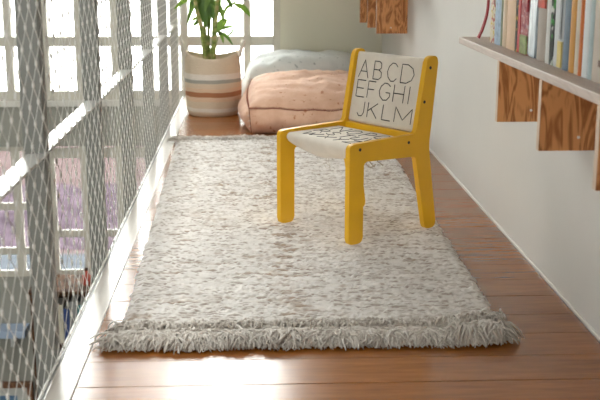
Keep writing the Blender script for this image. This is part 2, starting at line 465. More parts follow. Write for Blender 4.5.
# diamond net: zig-zag cables meeting in ferrules, one mesh
CW, CH = .0755, .0715
bm = bmesh.new()
y0n, y1n = .6, YB - .01
ncol = int((y1n - y0n) / (CW / 2)); nrow = int(1.04 / (CH / 2))
def node(i, j):
    # i half-columns, j half-rows: only i+j even are joints
    return Vector((XN, y0n + i * CW / 2, .008 + j * CH / 2))
for i in range(0, ncol + 1):
    if i % 2: continue
    for side in (1, -1):
        pts = []
        for j in range(nrow + 1):
            ii = i if j % 2 == 0 else i + side
            # cables run straight through the ferrule, then splay
            p = node(ii, j)
            off = -side * .0012 if j % 2 else side * .0012
            pts += [p + Vector((0, off, -.0035)), p + Vector((0, off, .0035))]
        pts = [p for p in pts if p.y < y1n and .004 < p.z < 1.052]
        tube(bm, pts, .00078, 4, False)
for i in range(ncol + 1):
    for j in range(nrow + 1):
        if (i + j) % 2 == 0:
            p = node(i, j); tube(bm, [p - Vector((0, 0, .0042)), p + Vector((0, 0, .0042))], [.0027, .0027], 6)
obj('cable_net', bm, M['cable'], rl, True, 50)

# ---------------------------------------------------------------- rug
RX0, RX1 = -.310, .565
RY0, RY1 = 2.225, 4.585
rug = thing('rug', 'long cream woven wool rug with thick shaggy fringe on the wooden floor', 'rug', ((RX0 + RX1) / 2, (RY0 + RY1) / 2, 0))
cx, cy = rug.location.x, rug.location.y
nx, ny = 430, 1050
U = np.linspace(0, 1, nx + 1); V = np.linspace(0, 1, ny + 1)
uu, vv = np.meshgrid(U, V)
def vnoise(shape_u, shape_v, seed):
    """smooth value noise sampled on the rug grid"""
    r = np.random.default_rng(seed); g = r.random((shape_v + 3, shape_u + 3))
    fu = uu * shape_u; fv = vv * shape_v
    iu = fu.astype(int); iv = fv.astype(int); a = fu - iu; b = fv - iv
    a = a * a * (3 - 2 * a); b = b * b * (3 - 2 * b)
    return (g[iv, iu] * (1 - a) * (1 - b) + g[iv, iu + 1] * a * (1 - b) + g[iv + 1, iu] * (1 - a) * b + g[iv + 1, iu + 1] * a * b)
wx = (RX1 - RX0); ly = (RY1 - RY0)
X = (uu - .5) * (.845 + .063 * vv) + (.127 - .008 * vv) - cx; Y = (vv - .5) * ly
edge = .010 * (vnoise(1, 60, 3) - .5) + .012 * (vnoise(1, 260, 4) - .5)
X = X + edge * np.sign(uu - .5) * np.abs(2 * uu - 1) ** 8
nrows = 160
phase = vv * nrows + .8 * vnoise(6, 20, 5) + .15 * vnoise(60, 60, 6)
rowid = np.floor(phase).astype(int); fr = phase - rowid
rk = np.random.default_rng(77)
def knots(ncell, seed):
    """one random value per pile knot: cells run along each weft row, every row with its own offset"""
    r = np.random.default_rng(seed); nr = rowid.max() + 3
    g = r.random((nr, ncell + 4)); off = r.random(nr)
    c = uu * ncell + off[rowid] + .6 * (vnoise(50, 200, seed + 1) - .5) + .5
    i0 = c.astype(int); f = c - i0; f = f * f * (3 - 2 * f)
    return g[rowid, i0] * (1 - f) + g[rowid, i0 + 1] * f
k1 = knots(95, 41); k2 = knots(30, 43); k3 = knots(150, 45)
ridge = np.clip(1 - np.abs(2 * fr - 1) ** 2.6, 0, 1)
Z = .0075 + ridge * (.004 + .005 * k1 + .0015 * k2 + .002 * (k3 - .5)) + .0006 * (vnoise(200, 600, 9) - .5)
ed = np.minimum(1, np.minimum(uu, 1 - uu) * 45); Z = .002 + (Z - .002) * np.sqrt(ed) + 0
# yarn colours: cream pile knots, some heathered grey or brown, and patchy crevice shade painted between the pile rows
pile = np.array([.84, .81, .79]); grey_ = np.array([.56, .515, .475]); brown_ = np.array([.36, .25, .17]); gap_shade = np.array([.31, .235, .19])
k4 = knots(46, 51); k5 = knots(16, 53); blot = vnoise(5, 9, 55); blot2 = vnoise(12, 30, 57)
col = pile * (.93 + .12 * k2[..., None])
a = np.clip((knots(80, 63) - .70) * 5, 0, 1) * .55
col = col * (1 - a[..., None]) + grey_ * a[..., None]
stripe_ = np.exp(-((X + .045 + .05 * (blot - .5)) / .035) ** 2)
a = np.clip((k5 - .84 + .36 * (blot * blot2) + .36 * stripe_) * 4, 0, 1) * np.clip(k4 * 1.8 - .25, 0, 1) * .8
col = col * (1 - a[..., None]) + brown_ * a[..., None]
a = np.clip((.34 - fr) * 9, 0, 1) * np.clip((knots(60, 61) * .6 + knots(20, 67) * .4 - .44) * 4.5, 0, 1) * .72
col = col * (1 - a[..., None]) + gap_shade * a[..., None]
Z += .004 * (vnoise(3, 8, 12) - .4)
Z = np.maximum(Z, .0015)
verts = np.stack([X, Y, Z], -1).reshape(-1, 3)
ids = np.arange((nx + 1) * (ny + 1)).reshape(ny + 1, nx + 1)
quads = np.stack([ids[:-1, :-1], ids[:-1, 1:], ids[1:, 1:], ids[1:, :-1]], -1).reshape(-1, 4)
# closed underside
nb = len(verts)
und = verts.copy()[[ids[0, 0], ids[0, -1], ids[-1, -1], ids[-1, 0]]]; und[:, 2] = .0008
vl = np.vstack([verts, und]).tolist(); ql = quads.tolist() + [[nb + 3, nb + 2, nb + 1, nb]]
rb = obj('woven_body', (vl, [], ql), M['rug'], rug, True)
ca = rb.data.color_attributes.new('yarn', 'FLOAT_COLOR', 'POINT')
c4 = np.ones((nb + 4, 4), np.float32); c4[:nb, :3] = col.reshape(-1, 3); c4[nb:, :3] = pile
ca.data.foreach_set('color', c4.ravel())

def fringe(count, x0, x1, ybase, direction, length, height, seed, spread=.03, curl=1.0, ends=0.0, jit=.012):
    """tangled raw wool strands lying outward from the heading"""
    r = random.Random(seed); bm = bmesh.new()
    for k in range(count):
        t = r.random(); x = x0 + (x1 - x0) * t
        e = 1 + ends * max(0, (t - .86) / .14)
        clump = mnoise.noise((x * 26, seed, 0)); clump2 = mnoise.noise((x * 9, 3, seed))
        L = length * r.uniform(.5, 1.0) * (1 + .22 * clump + .12 * clump2)
        h = height * r.uniform(.2, 1.0) * (1 + .5 * clump) * e
        flare = spread * (2 * t - 1) ** 3
        ang = r.gauss(0, .55) * curl + 1.1 * mnoise.noise((x * 34, 8, seed))
        p = []; px, py = x, ybase + direction * r.uniform(-jit, jit); n = 6
        for q_ in range(n + 1):
            q = q_ / n
            z = .004 + h * math.sin(PI * min(1, .12 + q * .84)) + r.uniform(-.002, .002)
            p.append(Vector((max(px + flare * q, -.378 - cx), py, max(.003, z))))
            ang += r.gauss(0, .42) * curl
            px += math.sin(ang) * L / n; py += direction * math.cos(ang) * L / n
        rad = r.uniform(.0013, .0024)
        tube(bm, p, [rad, rad * 1.1, rad * 1.15, rad * 1.1, rad, rad * .8, rad * .5], 4)
    return bm
F0 = RY0 - cy; F1 = RY1 - cy
hx0, hx1 = RX0 - cx, RX1 - cx
def flat_band(x0, x1, y0, y1, seed):
    """plain woven heading between pile and fringe, slightly rumpled"""
    bm = bmesh.new(); n = 120; m = 8; g = []
    for j in range(m + 1):
        row = []
        for i in range(n + 1):
            x = x0 + (x1 - x0) * i / n; y = y0 + (y1 - y0) * j / m + .006 * mnoise.noise((x * 14, j * .3, seed))
            z = .008 + .005 * mnoise.noise((x * 9, y * 40, seed)) + .003 * math.sin(PI * j / m)
            row.append(bm.verts.new((x, y, max(.002, z))))
        g.append(row)
    for j in range(m):
        for i in range(n): bm.faces.new((g[j][i], g[j][i + 1], g[j + 1][i + 1], g[j + 1][i]))
    return bm
hx0, hx1 = -.295 - cx, .552 - cx               # front corners
bx0, bx1 = -.335 - cx, .573 - cx               # rear corners
obj('heading', flat_band(hx0 - .004, hx1 + .004, F0 - .072, F0 + .005, 5), M['fringe'], rug, True)
obj('heading', flat_band(bx0, bx1, F1 - .005, F1 + .03, 8), M['fringe'], rug, True)
obj('tuft_row', fringe(2600, hx0 - .012, hx1 - .004, F0 + .004, -1, .026, .017, 3, .01, 1.4, 1.0), M['fringe'], rug, True)
obj('fringe', fringe(6000, hx0 - .002, hx1 - .026, F0 - .066, -1, .070, .021, 21, .006, 1.0, .9), M['fringe'], rug, True)
obj('fringe', fringe(2000, bx0 + .005, bx1 - .005, F1 + .006, 1, .060, .024, 33, .02, 1.0, 0, .014), M['fringe'], rug, True)

# ---------------------------------------------------------------- alphabet chair
LET = {  # strokes in a unit box
 'A': [[(0, 0), (.5, 1), (1, 0)], [(.2, .36), (.8, .36)]],
 'B': [[(0, 0), (0, 1), (.55, 1), (.8, .9), (.82, .65), (.58, .53), (0, .53)], [(.58, .53), (.9, .4), (.92, .14), (.65, 0), (0, 0)]],
 'C': [[(.95, .82), (.72, .98), (.42, 1), (.12, .8), (0, .5), (.12, .2), (.42, 0), (.72, .02), (.95, .18)]],
 'D': [[(0, 0), (0, 1), (.45, 1), (.82, .82), (.97, .5), (.82, .18), (.45, 0), (0, 0)]],
 'E': [[(.95, 1), (0, 1), (0, 0), (.95, 0)], [(0, .52), (.8, .52)]],
 'F': [[(.95, 1), (0, 1), (0, 0)], [(0, .52), (.8, .52)]],
 'G': [[(.95, .85), (.7, .99), (.42, 1), (.12, .8), (0, .5), (.12, .2), (.42, 0), (.75, .03), (.98, .25), (.98, .46), (.6, .46)]],
 'H': [[(0, 0), (0, 1)], [(1, 0), (1, 1)], [(0, .5), (1, .5)]],
 'I': [[(.5, 0), (.5, 1)]],
 'J': [[(.85, 1), (.85, .25), (.65, .02), (.3, 0), (.05, .2)]],
 'K': [[(0, 0), (0, 1)], [(.9, 1), (0, .42)], [(.3, .6), (.95, 0)]],
 'L': [[(0, 1), (0, 0), (.9, 0)]],
 'M': [[(0, 0), (0, 1), (.5, .2), (1, 1), (1, 0)]],
 'N': [[(0, 0), (0, 1), (1, 0), (1, 1)]],
 'O': [[(.5, 1), (.15, .85), (0, .5), (.15, .15), (.5, 0), (.85, .15), (1, .5), (.85, .85), (.5, 1)]],
 'P': [[(0, 0), (0, 1), (.6, 1), (.9, .88), (.92, .62), (.6, .48), (0, .48)]],
 'Q': [[(.5, 1), (.15, .85), (0, .5), (.15, .15), (.5, 0), (.85, .15), (1, .5), (.85, .85), (.5, 1)], [(.6, .25), (1, -.05)]],
 'R': [[(0, 0), (0, 1), (.6, 1), (.9, .88), (.92, .65), (.6, .5), (0, .5)], [(.45, .5), (.95, 0)]],
 'S': [[(.9, .85), (.6, 1), (.25, .97), (.05, .78), (.2, .58), (.75, .43), (.95, .22), (.75, .03), (.35, 0), (.02, .15)]],
 'T': [[(0, 1), (1, 1)], [(.5, 1), (.5, 0)]],
 'U': [[(0, 1), (0, .3), (.2, .04), (.5, 0), (.8, .04), (1, .3), (1, 1)]],
 'V': [[(0, 1), (.5, 0), (1, 1)]],
 'W': [[(0, 1), (.25, 0), (.5, .8), (.75, 0), (1, 1)]],
 'X': [[(0, 0), (1, 1)], [(0, 1), (1, 0)]],
 'Y': [[(0, 1), (.5, .5), (1, 1)], [(.5, .5), (.5, 0)]],
 'Z': [[(0, 1), (1, 1), (0, 0), (1, 0)]],
}
W_ = .338; TH = .018
ch = thing('chair', 'small mustard yellow wooden chair with canvas alphabet seat standing on the rug', 'chair', (.2747, 2.834, .0225), math.radians(35.8))
ch.scale = (.973,) * 3
# local x: front to back, local y: near frame to far frame
prof = round_poly([(-.019, .0, .016), (.035, .0, .016), (.036, .237, .010), (.240, .229, .010), (.286, .0, .018), (.334, .0, .018),
                   (.2935, .255, .2), (.3255, .522, .022), (.280, .519, .021), (.2385, .296, .012), (.0, .2915, .03), (-.0185, .287, .012)])
def side_frame(y0):
    bm = bmesh.new()
    lo = [bm.verts.new((p.x, y0, p.y)) for p in prof]; hi = [bm.verts.new((p.x, y0 + TH, p.y)) for p in prof]
    a = bm.faces.new(lo); b = bm.faces.new(hi[::-1]); n = len(prof)
    for i in range(n): bm.faces.new((lo[i], hi[i], hi[(i + 1) % n], lo[(i + 1) % n]))
    bmesh.ops.bevel(bm, geom=list(a.edges) + list(b.edges), offset=.0018, segments=2, affect='EDGES')
    return bm
for y0 in (0, W_ - TH): obj('side_frame', side_frame(y0), M['yellow'], ch, True, 35)
dots = [(.291, .487), (.270, .388), (.210, .274), (.020, .274)]
for b_, z_ in dots:
    for y0, s in ((0, -1), (W_, 1)):
        bm = bmesh.new(); cyl(bm, (b_, y0 + s * -.003, z_), (b_, y0 + s * .0008, z_), .0046)
        o = obj('screw', bm, M['black'], ch, True, 40); o['label'] = 'black screw head'
for b_, z_, r in ((.2985, .504, .0065), (.2772, .388, .0055), (.210, .274, .0075), (.020, .274, .0085)):
    bm = bmesh.new(); cyl(bm, (b_, TH + .0002, z_), (b_, W_ - TH - .0002, z_), r); obj('dowel', bm, M['yellow'], ch, True, 40)
obj('crossbar', boxes((.2385, .2565, TH, W_ - TH, .275, .295), bev=.002), M['yellow'], ch)

FY0, FY1 = TH + .002, W_ - TH - .002          # cloth edges
def sling(name, loop, nv=28):
    """loop(t, s): closed cross-section t in 0..1, s across the width"""
    bm = bmesh.new(); nt_ = 64; g = []
    for j in range(nv + 1):
        s = j / nv
        g.append([bm.verts.new(loop(i / nt_, s)) for i in range(nt_)])
    for j in range(nv):
        for i in range(nt_): bm.faces.new((g[j][i], g[j][(i + 1) % nt_], g[j + 1][(i + 1) % nt_], g[j + 1][i]))
    return obj(name, bm, M['canvas'], ch, True)
# back: front sheet runs from low edge up over the top dowel, rear sheet comes back down
BT = Vector((.2985, .504)); BB = Vector((.2615, .303))
def back_front(v, s):
    """v 0 bottom .. 1 top, on the sheet facing the sitter"""
    ax = BT - BB; d = ax.normalized(); nrm = Vector((-d.y, d.x))
    q = BB + ax * v + nrm * (.0085 - .001 * math.sin(PI * v) * math.sin(PI * s))
    return Vector((q.x, FY1 + (FY0 - FY1) * s, q.y)), Vector((nrm.x, 0, nrm.y))
def back_loop(t, s):
    ax = BT - BB; d = ax.normalized(); nrm = Vector((-d.y, d.x)); r = .0085
    if t < .4: return back_front(t / .4, s)[0]
    if t < .5:
        a = (t - .4) / .1 * PI; q = BT + nrm * (r * math.cos(a)) + d * (r * math.sin(a))
    elif t < .9: q = BT + (BB - BT) * ((t - .5) / .4) - nrm * r
    else:
        a = (t - .9) / .1 * PI; q = BB - nrm * (r * math.cos(a)) - d * (r * math.sin(a))
    return Vector((q.x, FY1 + (FY0 - FY1) * s, q.y))
bk = sling('back_sling', back_loop)
# seat: taut top, belly hanging beneath
def seat_top(b, s):
    """b 0 front .. 1 rear"""
    x = .020 + (.212 - .020) * b
    z = .2835 - .004 * math.sin(PI * b) * math.sin(PI * s) + .0012 * mnoise.noise((b * 5, s * 6, 1))
    return Vector((x, FY1 + (FY0 - FY1) * s, z)), Vector((0, 0, 1))
def seat_loop(t, s):
    y = FY1 + (FY0 - FY1) * s
    belly = .026 * (1 - abs(2 * s ** .72 - 1) ** 1.3) + .020
    if t < .4: return seat_top(1 - t / .4, s)[0]
    if t < .55:                                   # round the front dowel and down
        q = (t - .4) / .15; a = q * PI * .62
        return Vector((.020 - .016 * math.sin(a) , y, .2705 + .013 * math.cos(a)))
    if t < .95:
        q = (t - .55) / .40
        x0, z0 = .0051, .2656
        x = x0 + (.212 - x0) * q
        sag = belly * ((.75 * math.sin(PI * q ** .55) + .4 * math.sin(PI * q) ** .5) if q < 1 else 0)
        return Vector((x - .0 , y, .2656 + (.001 * q) - max(0, sag) + .001 * mnoise.noise((q * 6, s * 7, 5))))
    q = (t - .95) / .05; a = q * PI
    return Vector((.212 + .0085 * math.sin(a), y, .275 - .0085 * math.cos(a)))
st = sling('seat_sling', seat_loop)

def lettering(parent, fn, rows, rad=.0015):
    bm = bmesh.new()
    for word, v0, v1, slots in rows:
        for L, (u0, u1) in zip(word, slots):
            for stroke in LET[L]:
                pts = []
                for a, b in zip(stroke, stroke[1:]):
                    n = max(2, int(6 * math.dist(a, b)))
                    for k in range(n): pts.append((a[0] + (b[0] - a[0]) * k / n, a[1] + (b[1] - a[1]) * k / n))
                pts.append(stroke[-1])
                w3 = []
                for px, py in pts:
                    P_, N_ = fn(v0 + (v1 - v0) * py, u0 + (u1 - u0) * px); w3.append(P_ + N_ * .0006)
                tube(bm, w3, rad, 6, True, (N_, .5))
    return obj('lettering', bm, M['ink'], parent)
lettering(bk, back_front, [
    ('ABCD', .645, .915, [(.055, .205), (.28, .41), (.485, .635), (.69, .88)]),
    ('EFGHI', .35, .605, [(.06, .19), (.23, .345), (.405, .57), (.62, .77), (.81, .88)]),
    ('JKLM', .06, .285, [(.11, .235), (.275, .43), (.50, .64), (.685, .925)])])
lettering(st, seat_top, [
    ('NOPQ', .66, .93, [(.12, .27), (.33, .48), (.56, .68), (.74, .90)]),
    ('RSTUV', .36, .60, [(.08, .20), (.26, .37), (.43, .57), (.62, .75), (.80, .93)]),
    ('WXYZ', .06, .30, [(.10, .30), (.37, .50), (.56, .69), (.76, .89)])])
# loose threads and the knotted ties under the seat
for a in ([(.03, .160, .226), (.022, .150, .212), (.028, .139, .203), (.02, .148, .198), (.018, .158, .212), (.022, .166, .204)],
          [(.03, .150, .226), (.02, .135, .212), (.018, .128, .196)], [(.03, .048, .248), (.02, .044, .228), (.022, .048, .205), (.018, .045, .19)]):
    bm = bmesh.new(); tube(bm, spline(a, 5), .0006, 5); obj('loose_thread', bm, M['thread'], st, True)
for a in ([(.135, .10, .226), (.125, .09, .208), (.13, .075, .198), (.145, .07, .206)], [(.135, .10, .226), (.145, .09, .205), (.15, .08, .196)],
          [(.17, .09, .23), (.16, .08, .214), (.165, .06, .202)], [(.13, .10, .222), (.11, .085, .207), (.10, .075, .199)]):
    bm = bmesh.new(); tube(bm, spline(a, 5), .0018, 5); obj('tie', bm, M['thread'], st, True)

# ---------------------------------------------------------------- floor cushions
def cushion(root, w, d, hs, ht, mat, seed, bul=.05, wr=.006, n=36, droop=0, name='cover', ex=3.6):
    """box cushion: side height hs, domed top reaching ht; local origin at centre of base"""
    bm = bmesh.new(); N = n; Hn = 10
    def dome(u, v): return ((1 - abs(2 * u - 1) ** ex) * (1 - abs(2 * v - 1) ** ex)) ** .5
    def seam(u, v): return hs + .012 * mnoise.noise((u * 3, v * 3, seed)) + droop * v
    def wn(x, y, z): return wr * mnoise.noise((x * 11, y * 11, z * 11 + seed)) + .5 * wr * mnoise.noise((x * 26, y * 26, z * 26 + seed))
    grid = {}
    for j in range(N + 1):
        for i in range(N + 1):
            u, v = i / N, j / N
            pull = 1 - .05 * math.sin(PI * u) * (abs(2 * v - 1) ** 6) * 0
            x = (u - .5) * w; y = (v - .5) * d
            bx = bul * .3 * math.sin(PI * v) * (2 * u - 1) ** 5; by = bul * .3 * math.sin(PI * u) * (2 * v - 1) ** 5
            z = seam(u, v) + (ht - hs - .3 * droop) * dome(u, v)
            e = min(1, 6 * min(u, 1 - u, v, 1 - v))
            z += wn(x, y, 0) * (1 + e)
            grid[i, j, 0] = bm.verts.new((x + bx, y + by, z))
    ring = [(i, 0) for i in range(N)] + [(N, j) for j in range(N)] + [(N - i, N) for i in range(N)] + [(0, N - j) for j in range(N)]
    for j in range(N):
        for i in range(N): bm.faces.new((grid[i, j, 0], grid[i + 1, j, 0], grid[i + 1, j + 1, 0], grid[i, j + 1, 0]))
    rings = [[grid[i, j, 0] for i, j in ring]]
    for h in range(1, Hn + 1):
        t = h / Hn; row = []
        for i, j in ring:
            u, v = i / N, j / N; top = grid[i, j, 0].co
            tx, ty = (2 * u - 1), (2 * v - 1)
            side = math.sin(PI * t) * bul
            ox = side * (tx if abs(tx) == 1 else 0) * math.sin(PI * v) ** .35; oy = side * (ty if abs(ty) == 1 else 0) * math.sin(PI * u) ** .35
            sh = 1 - .03 * t
            x = top.x * sh + ox; y = top.y * sh + oy
            k = wn(top.x, top.y, t * .2)
            row.append(bm.verts.new((x + k * (ox != 0) , y + k * (oy != 0), top.z * (1 - t) + .002 * t)))
        rings.append(row)
    for a, b in zip(rings, rings[1:]):
        for k in range(len(a)): bm.faces.new((a[k], b[k], b[(k + 1) % len(a)], a[(k + 1) % len(a)]))
    bm.faces.new(rings[-1])
    seam_pts = [v.co.copy() for v in rings[0]]; corners = [[r[k].co.copy() for r in rings] for k in (0, N, 2 * N, 3 * N)]
    o = obj(name, bm, mat, root, True, 60)
    return o, seam_pts, corners
pc = thing('floor_cushion', 'terracotta pink square floor cushion with dark stitched seams behind the chair', 'cushion', (.315, 5.165, 0), math.radians(-1))
cv, sp, cn = cushion(pc, .66, .70, .112, .20, M['pink'], 3, .05, .008, droop=.055)
bm = bmesh.new()
tube(bm, sp + [sp[0]], .0024, 5, False)
for c in cn: tube(bm, c, .0022, 5)
k = 0
for a, b in zip(sp, sp[1:]):                 # overcast stitches over the seam
    for q in (.15, .5, .85):
        p = a.lerp(b, q); out = Vector((p.x, p.y, 0)).normalized()
        tube(bm, [p + Vector((0, 0, .007)) - out * .004, p + out * .0035, p - Vector((0, 0, .007)) + out * .001], .0013, 4)
obj('stitched_seam', bm, M['rust'], cv, True)['label'] = 'dark rust red stitched seam'
for c in cn[0], cn[3]:                        # little knotted tufts on the two left corner seams
    for i in (3, 5, 7):
        p = c[i]; d = Vector((-1, random.uniform(-.6, .4), random.uniform(-.5, .5))).normalized(); bm = bmesh.new()
        tube(bm, [p - d * .002, p + d * .006, p + d * .011 + Vector((0, 0, -.004))], [.0018, .002, .0008], 6); obj('tuft', bm, M['canvas'], cv, True)
gc = thing('floor_cushion', 'pale blue grey puffy floor cushion lying behind the pink one', 'cushion', (.30, 5.84, 0), math.radians(1))
gv, gs, gcn = cushion(gc, .66, .54, .16, .278, M['grey_linen'], 9, .04, .006, ex=4.5)
bm = bmesh.new(); tube(bm, gs + [gs[0]], .002, 5, False); obj('piping', bm, M['grey_linen'], gv, True)

# ---------------------------------------------------------------- basket and palm
BX, BY = -.207, 5.45
bs = thing('basket', 'cream woven basket planter with white, grey and rust stripes by the window', 'basket', (BX, BY, 0))
bm = bmesh.new(); n = 64
def rim(phi): return .305 + .016 * math.cos(2 * phi)
def bring(r, zf, wob=1):
    vs = []
    for k in range(n):
        phi = 2 * PI * k / n; rr = r * (1 + .012 * math.sin(3 * phi + 4 * zf) * wob)
        vs.append(bm.verts.new((rr * math.cos(phi), rr * math.sin(phi), zf * rim(phi))))
    return vs
pr = [(.118, .0), (.128, .012), (.134, .05)] + [(.137 + .008 * math.sin(PI * q), .05 + .95 * q) for q in [i / 22 for i in range(1, 23)]]
rings = [bring(r + (.0009 if i % 2 else -.0004), z) for i, (r, z) in enumerate(pr)]
rings += [bring(.1345, 1.015), bring(.130, 1.0), bring(.128, .8), bring(.125, .3)]
for a, b in zip(rings, rings[1:]):
    for k in range(n): bm.faces.new((a[k], a[(k + 1) % n], b[(k + 1) % n], b[k]))
bm.faces.new(rings[0][::-1]); bm.faces.new(rings[-1])
obj('body', bm, M['basket'], bs, True)
for s in (-1, 1):                              # rope ears left and right
    bm = bmesh.new()
    a = [(s * .136, -.05, .300), (s * .146, -.040, .335), (s * .155, -.02, .362), (s * .158, 0, .369), (s * .155, .02, .362), (s * .146, .040, .335), (s * .136, .05, .300)]
    tube(bm, spline(a, 6), .0105, 8); obj('handle', bm, M['canvas'], bs, True)
pp = thing('potted_palm', 'green bamboo palm growing in the striped basket', 'plant', (BX, BY, .10))
def pl(x, z, y=0): return Vector((x - BX, y, z - .10))
obj('soil', lathe(bmesh.new(), [(.05, 0), (.112, .01), (.118, .12), (.10, .132), (.03, .138)], 24), M['soil'], pp, True, 50)
canes = [[(-.239, .235), (-.257, .429), (-.281, .534), (-.291, .63), (-.305, .80)], [(-.224, .235), (-.226, .429), (-.218, .62), (-.21, .82)],
         [(-.206, .235), (-.192, .429), (-.175, .594), (-.155, .76)], [(-.212, .235), (-.169, .429), (-.129, .541), (-.08, .64)], [(-.219, .235), (-.199, .467), (-.201, .62), (-.19, .78)],
         [(-.235, .235), (-.243, .43), (-.25, .60), (-.262, .78)]]
cy_ = [-.02, .012, -.012, .02, .03, .0]
for i, c in enumerate(canes):
    bm = bmesh.new(); pts = spline([pl(x, z, cy_[i] * (1 + j * .5)) for j, (x, z) in enumerate(c)], 6)
    m_ = len(pts); r0 = .0135 if i in (0, 2) else .009 if i != 3 else .003
    tube(bm, pts, [r0 * (1 - .6 * k / m_) * (1.12 if k % 5 == 0 else 1) for k in range(m_)], 8); obj('cane', bm, M['cane'], pp, True)
leaves = [([(-.255, .534), (-.276, .572), (-.303, .549), (-.332, .456)], .016, -.03), ([(-.31, .59), (-.36, .564), (-.395, .535)], .008, -.02),
 ([(-.262, .60), (-.25, .512), (-.231, .444)], .022, -.035), ([(-.225, .59), (-.182, .557), (-.156, .519), (-.146, .470)], .014, -.03),
 ([(-.213, .545), (-.202, .512), (-.188, .460)], .013, -.02), ([(-.130, .482), (-.161, .459), (-.190, .412)], .019, -.02),
 ([(-.092, .560), (-.046, .538), (-.006, .492)], .014, .0), ([(-.15, .50), (-.133, .538), (-.106, .556), (-.066, .585)], .006, .01),
 ([(-.180, .425), (-.131, .444), (-.085, .445)], .006, -.01), ([(-.195, .428), (-.139, .402), (-.100, .352)], .008, -.02), ([(-.128, .398), (-.108, .417), (-.092, .448)], .004, .0),
 ([(-.308, .480), (-.274, .490), (-.246, .474)], .008, -.02), ([(-.302, .448), (-.282, .471), (-.260, .484)], .006, .01), ([(-.254, .60), (-.232, .534), (-.238, .472)], .018, .0),
 ([(-.235, .60), (-.248, .55), (-.272, .50), (-.285, .45)], .012, .02), ([(-.200, .60), (-.215, .54), (-.222, .48), (-.218, .43)], .013, .015), ([(-.150, .60), (-.120, .575), (-.098, .53)], .010, -.02), ([(-.27, .60), (-.300, .585), (-.322, .53)], .012, .01), ([(-.185, .44), (-.160, .40), (-.150, .36)], .008, .01),
 ([(-.160, .59), (-.180, .527), (-.193, .464)], .012, .01), ([(-.25, .62), (-.268, .56), (-.258, .49)], .014, .02), ([(-.205, .60), (-.228, .575), (-.242, .52)], .012, -.02)]
for i in range(26):                             # the crown above the frame
    c = canes[i % 6]; x0, z0 = c[3] if i % 2 else c[-1]
    a = random.uniform(-.45 * PI, .45 * PI) + (PI if x0 > -.26 and i % 4 == 3 else 0); L = random.uniform(.14, .24); dx, dy = math.cos(a), math.sin(a)
    leaves.append(([(x0, z0), (x0 + dx * L * .5, z0 + .06), (x0 + dx * L, z0 - .0)], random.uniform(.010, .02), dy * L))
bm = bmesh.new()
for pts, hw, yo in leaves:
    n_ = len(pts); c = spline([pl(x, z, yo * j / (n_ - 1) - .01) for j, (x, z) in enumerate(pts)], 7)
    k_ = len(c); rows = []
    for i, p in enumerate(c):
        t = i / (k_ - 1); wd = (hw * 1.15 + .002) * (math.sin(PI * min(1, t * .97 + .03)) ** .7) * (1 - .35 * t) + .0006
        tg = (c[min(i + 1, k_ - 1)] - c[max(i - 1, 0)]).normalized()
        sd = tg.cross(Vector((.25, 1, .2))).normalized()
        dn = sd.cross(tg).normalized()
        rows.append([bm.verts.new(p + sd * wd + dn * wd * .25), bm.verts.new(p), bm.verts.new(p - sd * wd + dn * wd * .25)])
    for a, b in zip(rows, rows[1:]):
        bm.faces.new((a[0], a[1], b[1], b[0])); bm.faces.new((a[1], a[2], b[2], b[1]))
fo = obj('foliage', bm, M['leaf'], pp, True)

# ---------------------------------------------------------------- wall shelves
def wall_shelf(y0, y1, zb, ys, XP, ZP, label):
    r = thing('wall_shelf', label, 'shelf', (XW, y0, zb))
    obj('board', boxes((XP - XW, -.0002, 0, y1 - y0, 0, .0185), bev=.0015), M['shelf_board'], r)
    for y in ys:
        yl = y - y0
        p = obj('support_panel', boxes((XP - XW + .0012, -.0002, yl, yl + .018, ZP - zb, -.0003), bev=.001), [M['panel']], r)
        obj('edge_strip', boxes((XP - XW, XP - XW + .0011, yl + .0004, yl + .0176, ZP - zb + .0005, -.0008)), M['ply_edge'], p)['label'] = 'pale plywood edge'
        bm = bmesh.new(); cyl(bm, (-.080, yl - .0015, ZP - zb + .028), (-.080, yl + .004, ZP - zb + .028), .0032)
        obj('screw_cap', bm, M['white_cap'], p, True, 40)
    return r
wall_shelf(1.25, 2.998, .5655, (1.37, 1.743, 2.115, 2.494), .583, .420, 'pale plywood wall shelf at right with a row of books')
wall_shelf(4.55, 6.12, .66, (5.13, 5.53, 5.93), .594, .432, 'far wall shelf with three orange plywood panels near the back corner')

# ---------------------------------------------------------------- books on the shelf
def stripe(name, fn):
    m, nt, b = new_mat(name); nt.links.new(fn(nt), b.inputs['Base Color'])
    b.inputs['Roughness'].default_value = .6; b.inputs['Specular IOR Level'].default_value = .05
    return m
def floral(name, base, c1, c2, sc=60):
    def f(nt):
        a = ramp(nt, noise_tex(nt, coords(nt), sc, 3), [(.54, (0, 0, 0)), (.59, (1, 1, 1))])
        b = ramp(nt, noise_tex(nt, coords(nt, (1, 1.3, 1), (0, 0, .7)), sc * .8, 3), [(.55, (0, 0, 0)), (.6, (1, 1, 1))])
        return mix(nt, b, mix(nt, a, base, c1), c2)
    return stripe(name, f)
def zsplit(name, low, high, z, sc=None):
    def f(nt):
        sep = nt.nodes.new('ShaderNodeSeparateXYZ'); nt.links.new(coords(nt), sep.inputs[0])
        return ramp(nt, sep.outputs[2], [(0, low), (z, high)], 'CONSTANT')
    return stripe(name, f)
C = {'cream': (.55, .50, .42), 'white': (.62, .62, .60)}
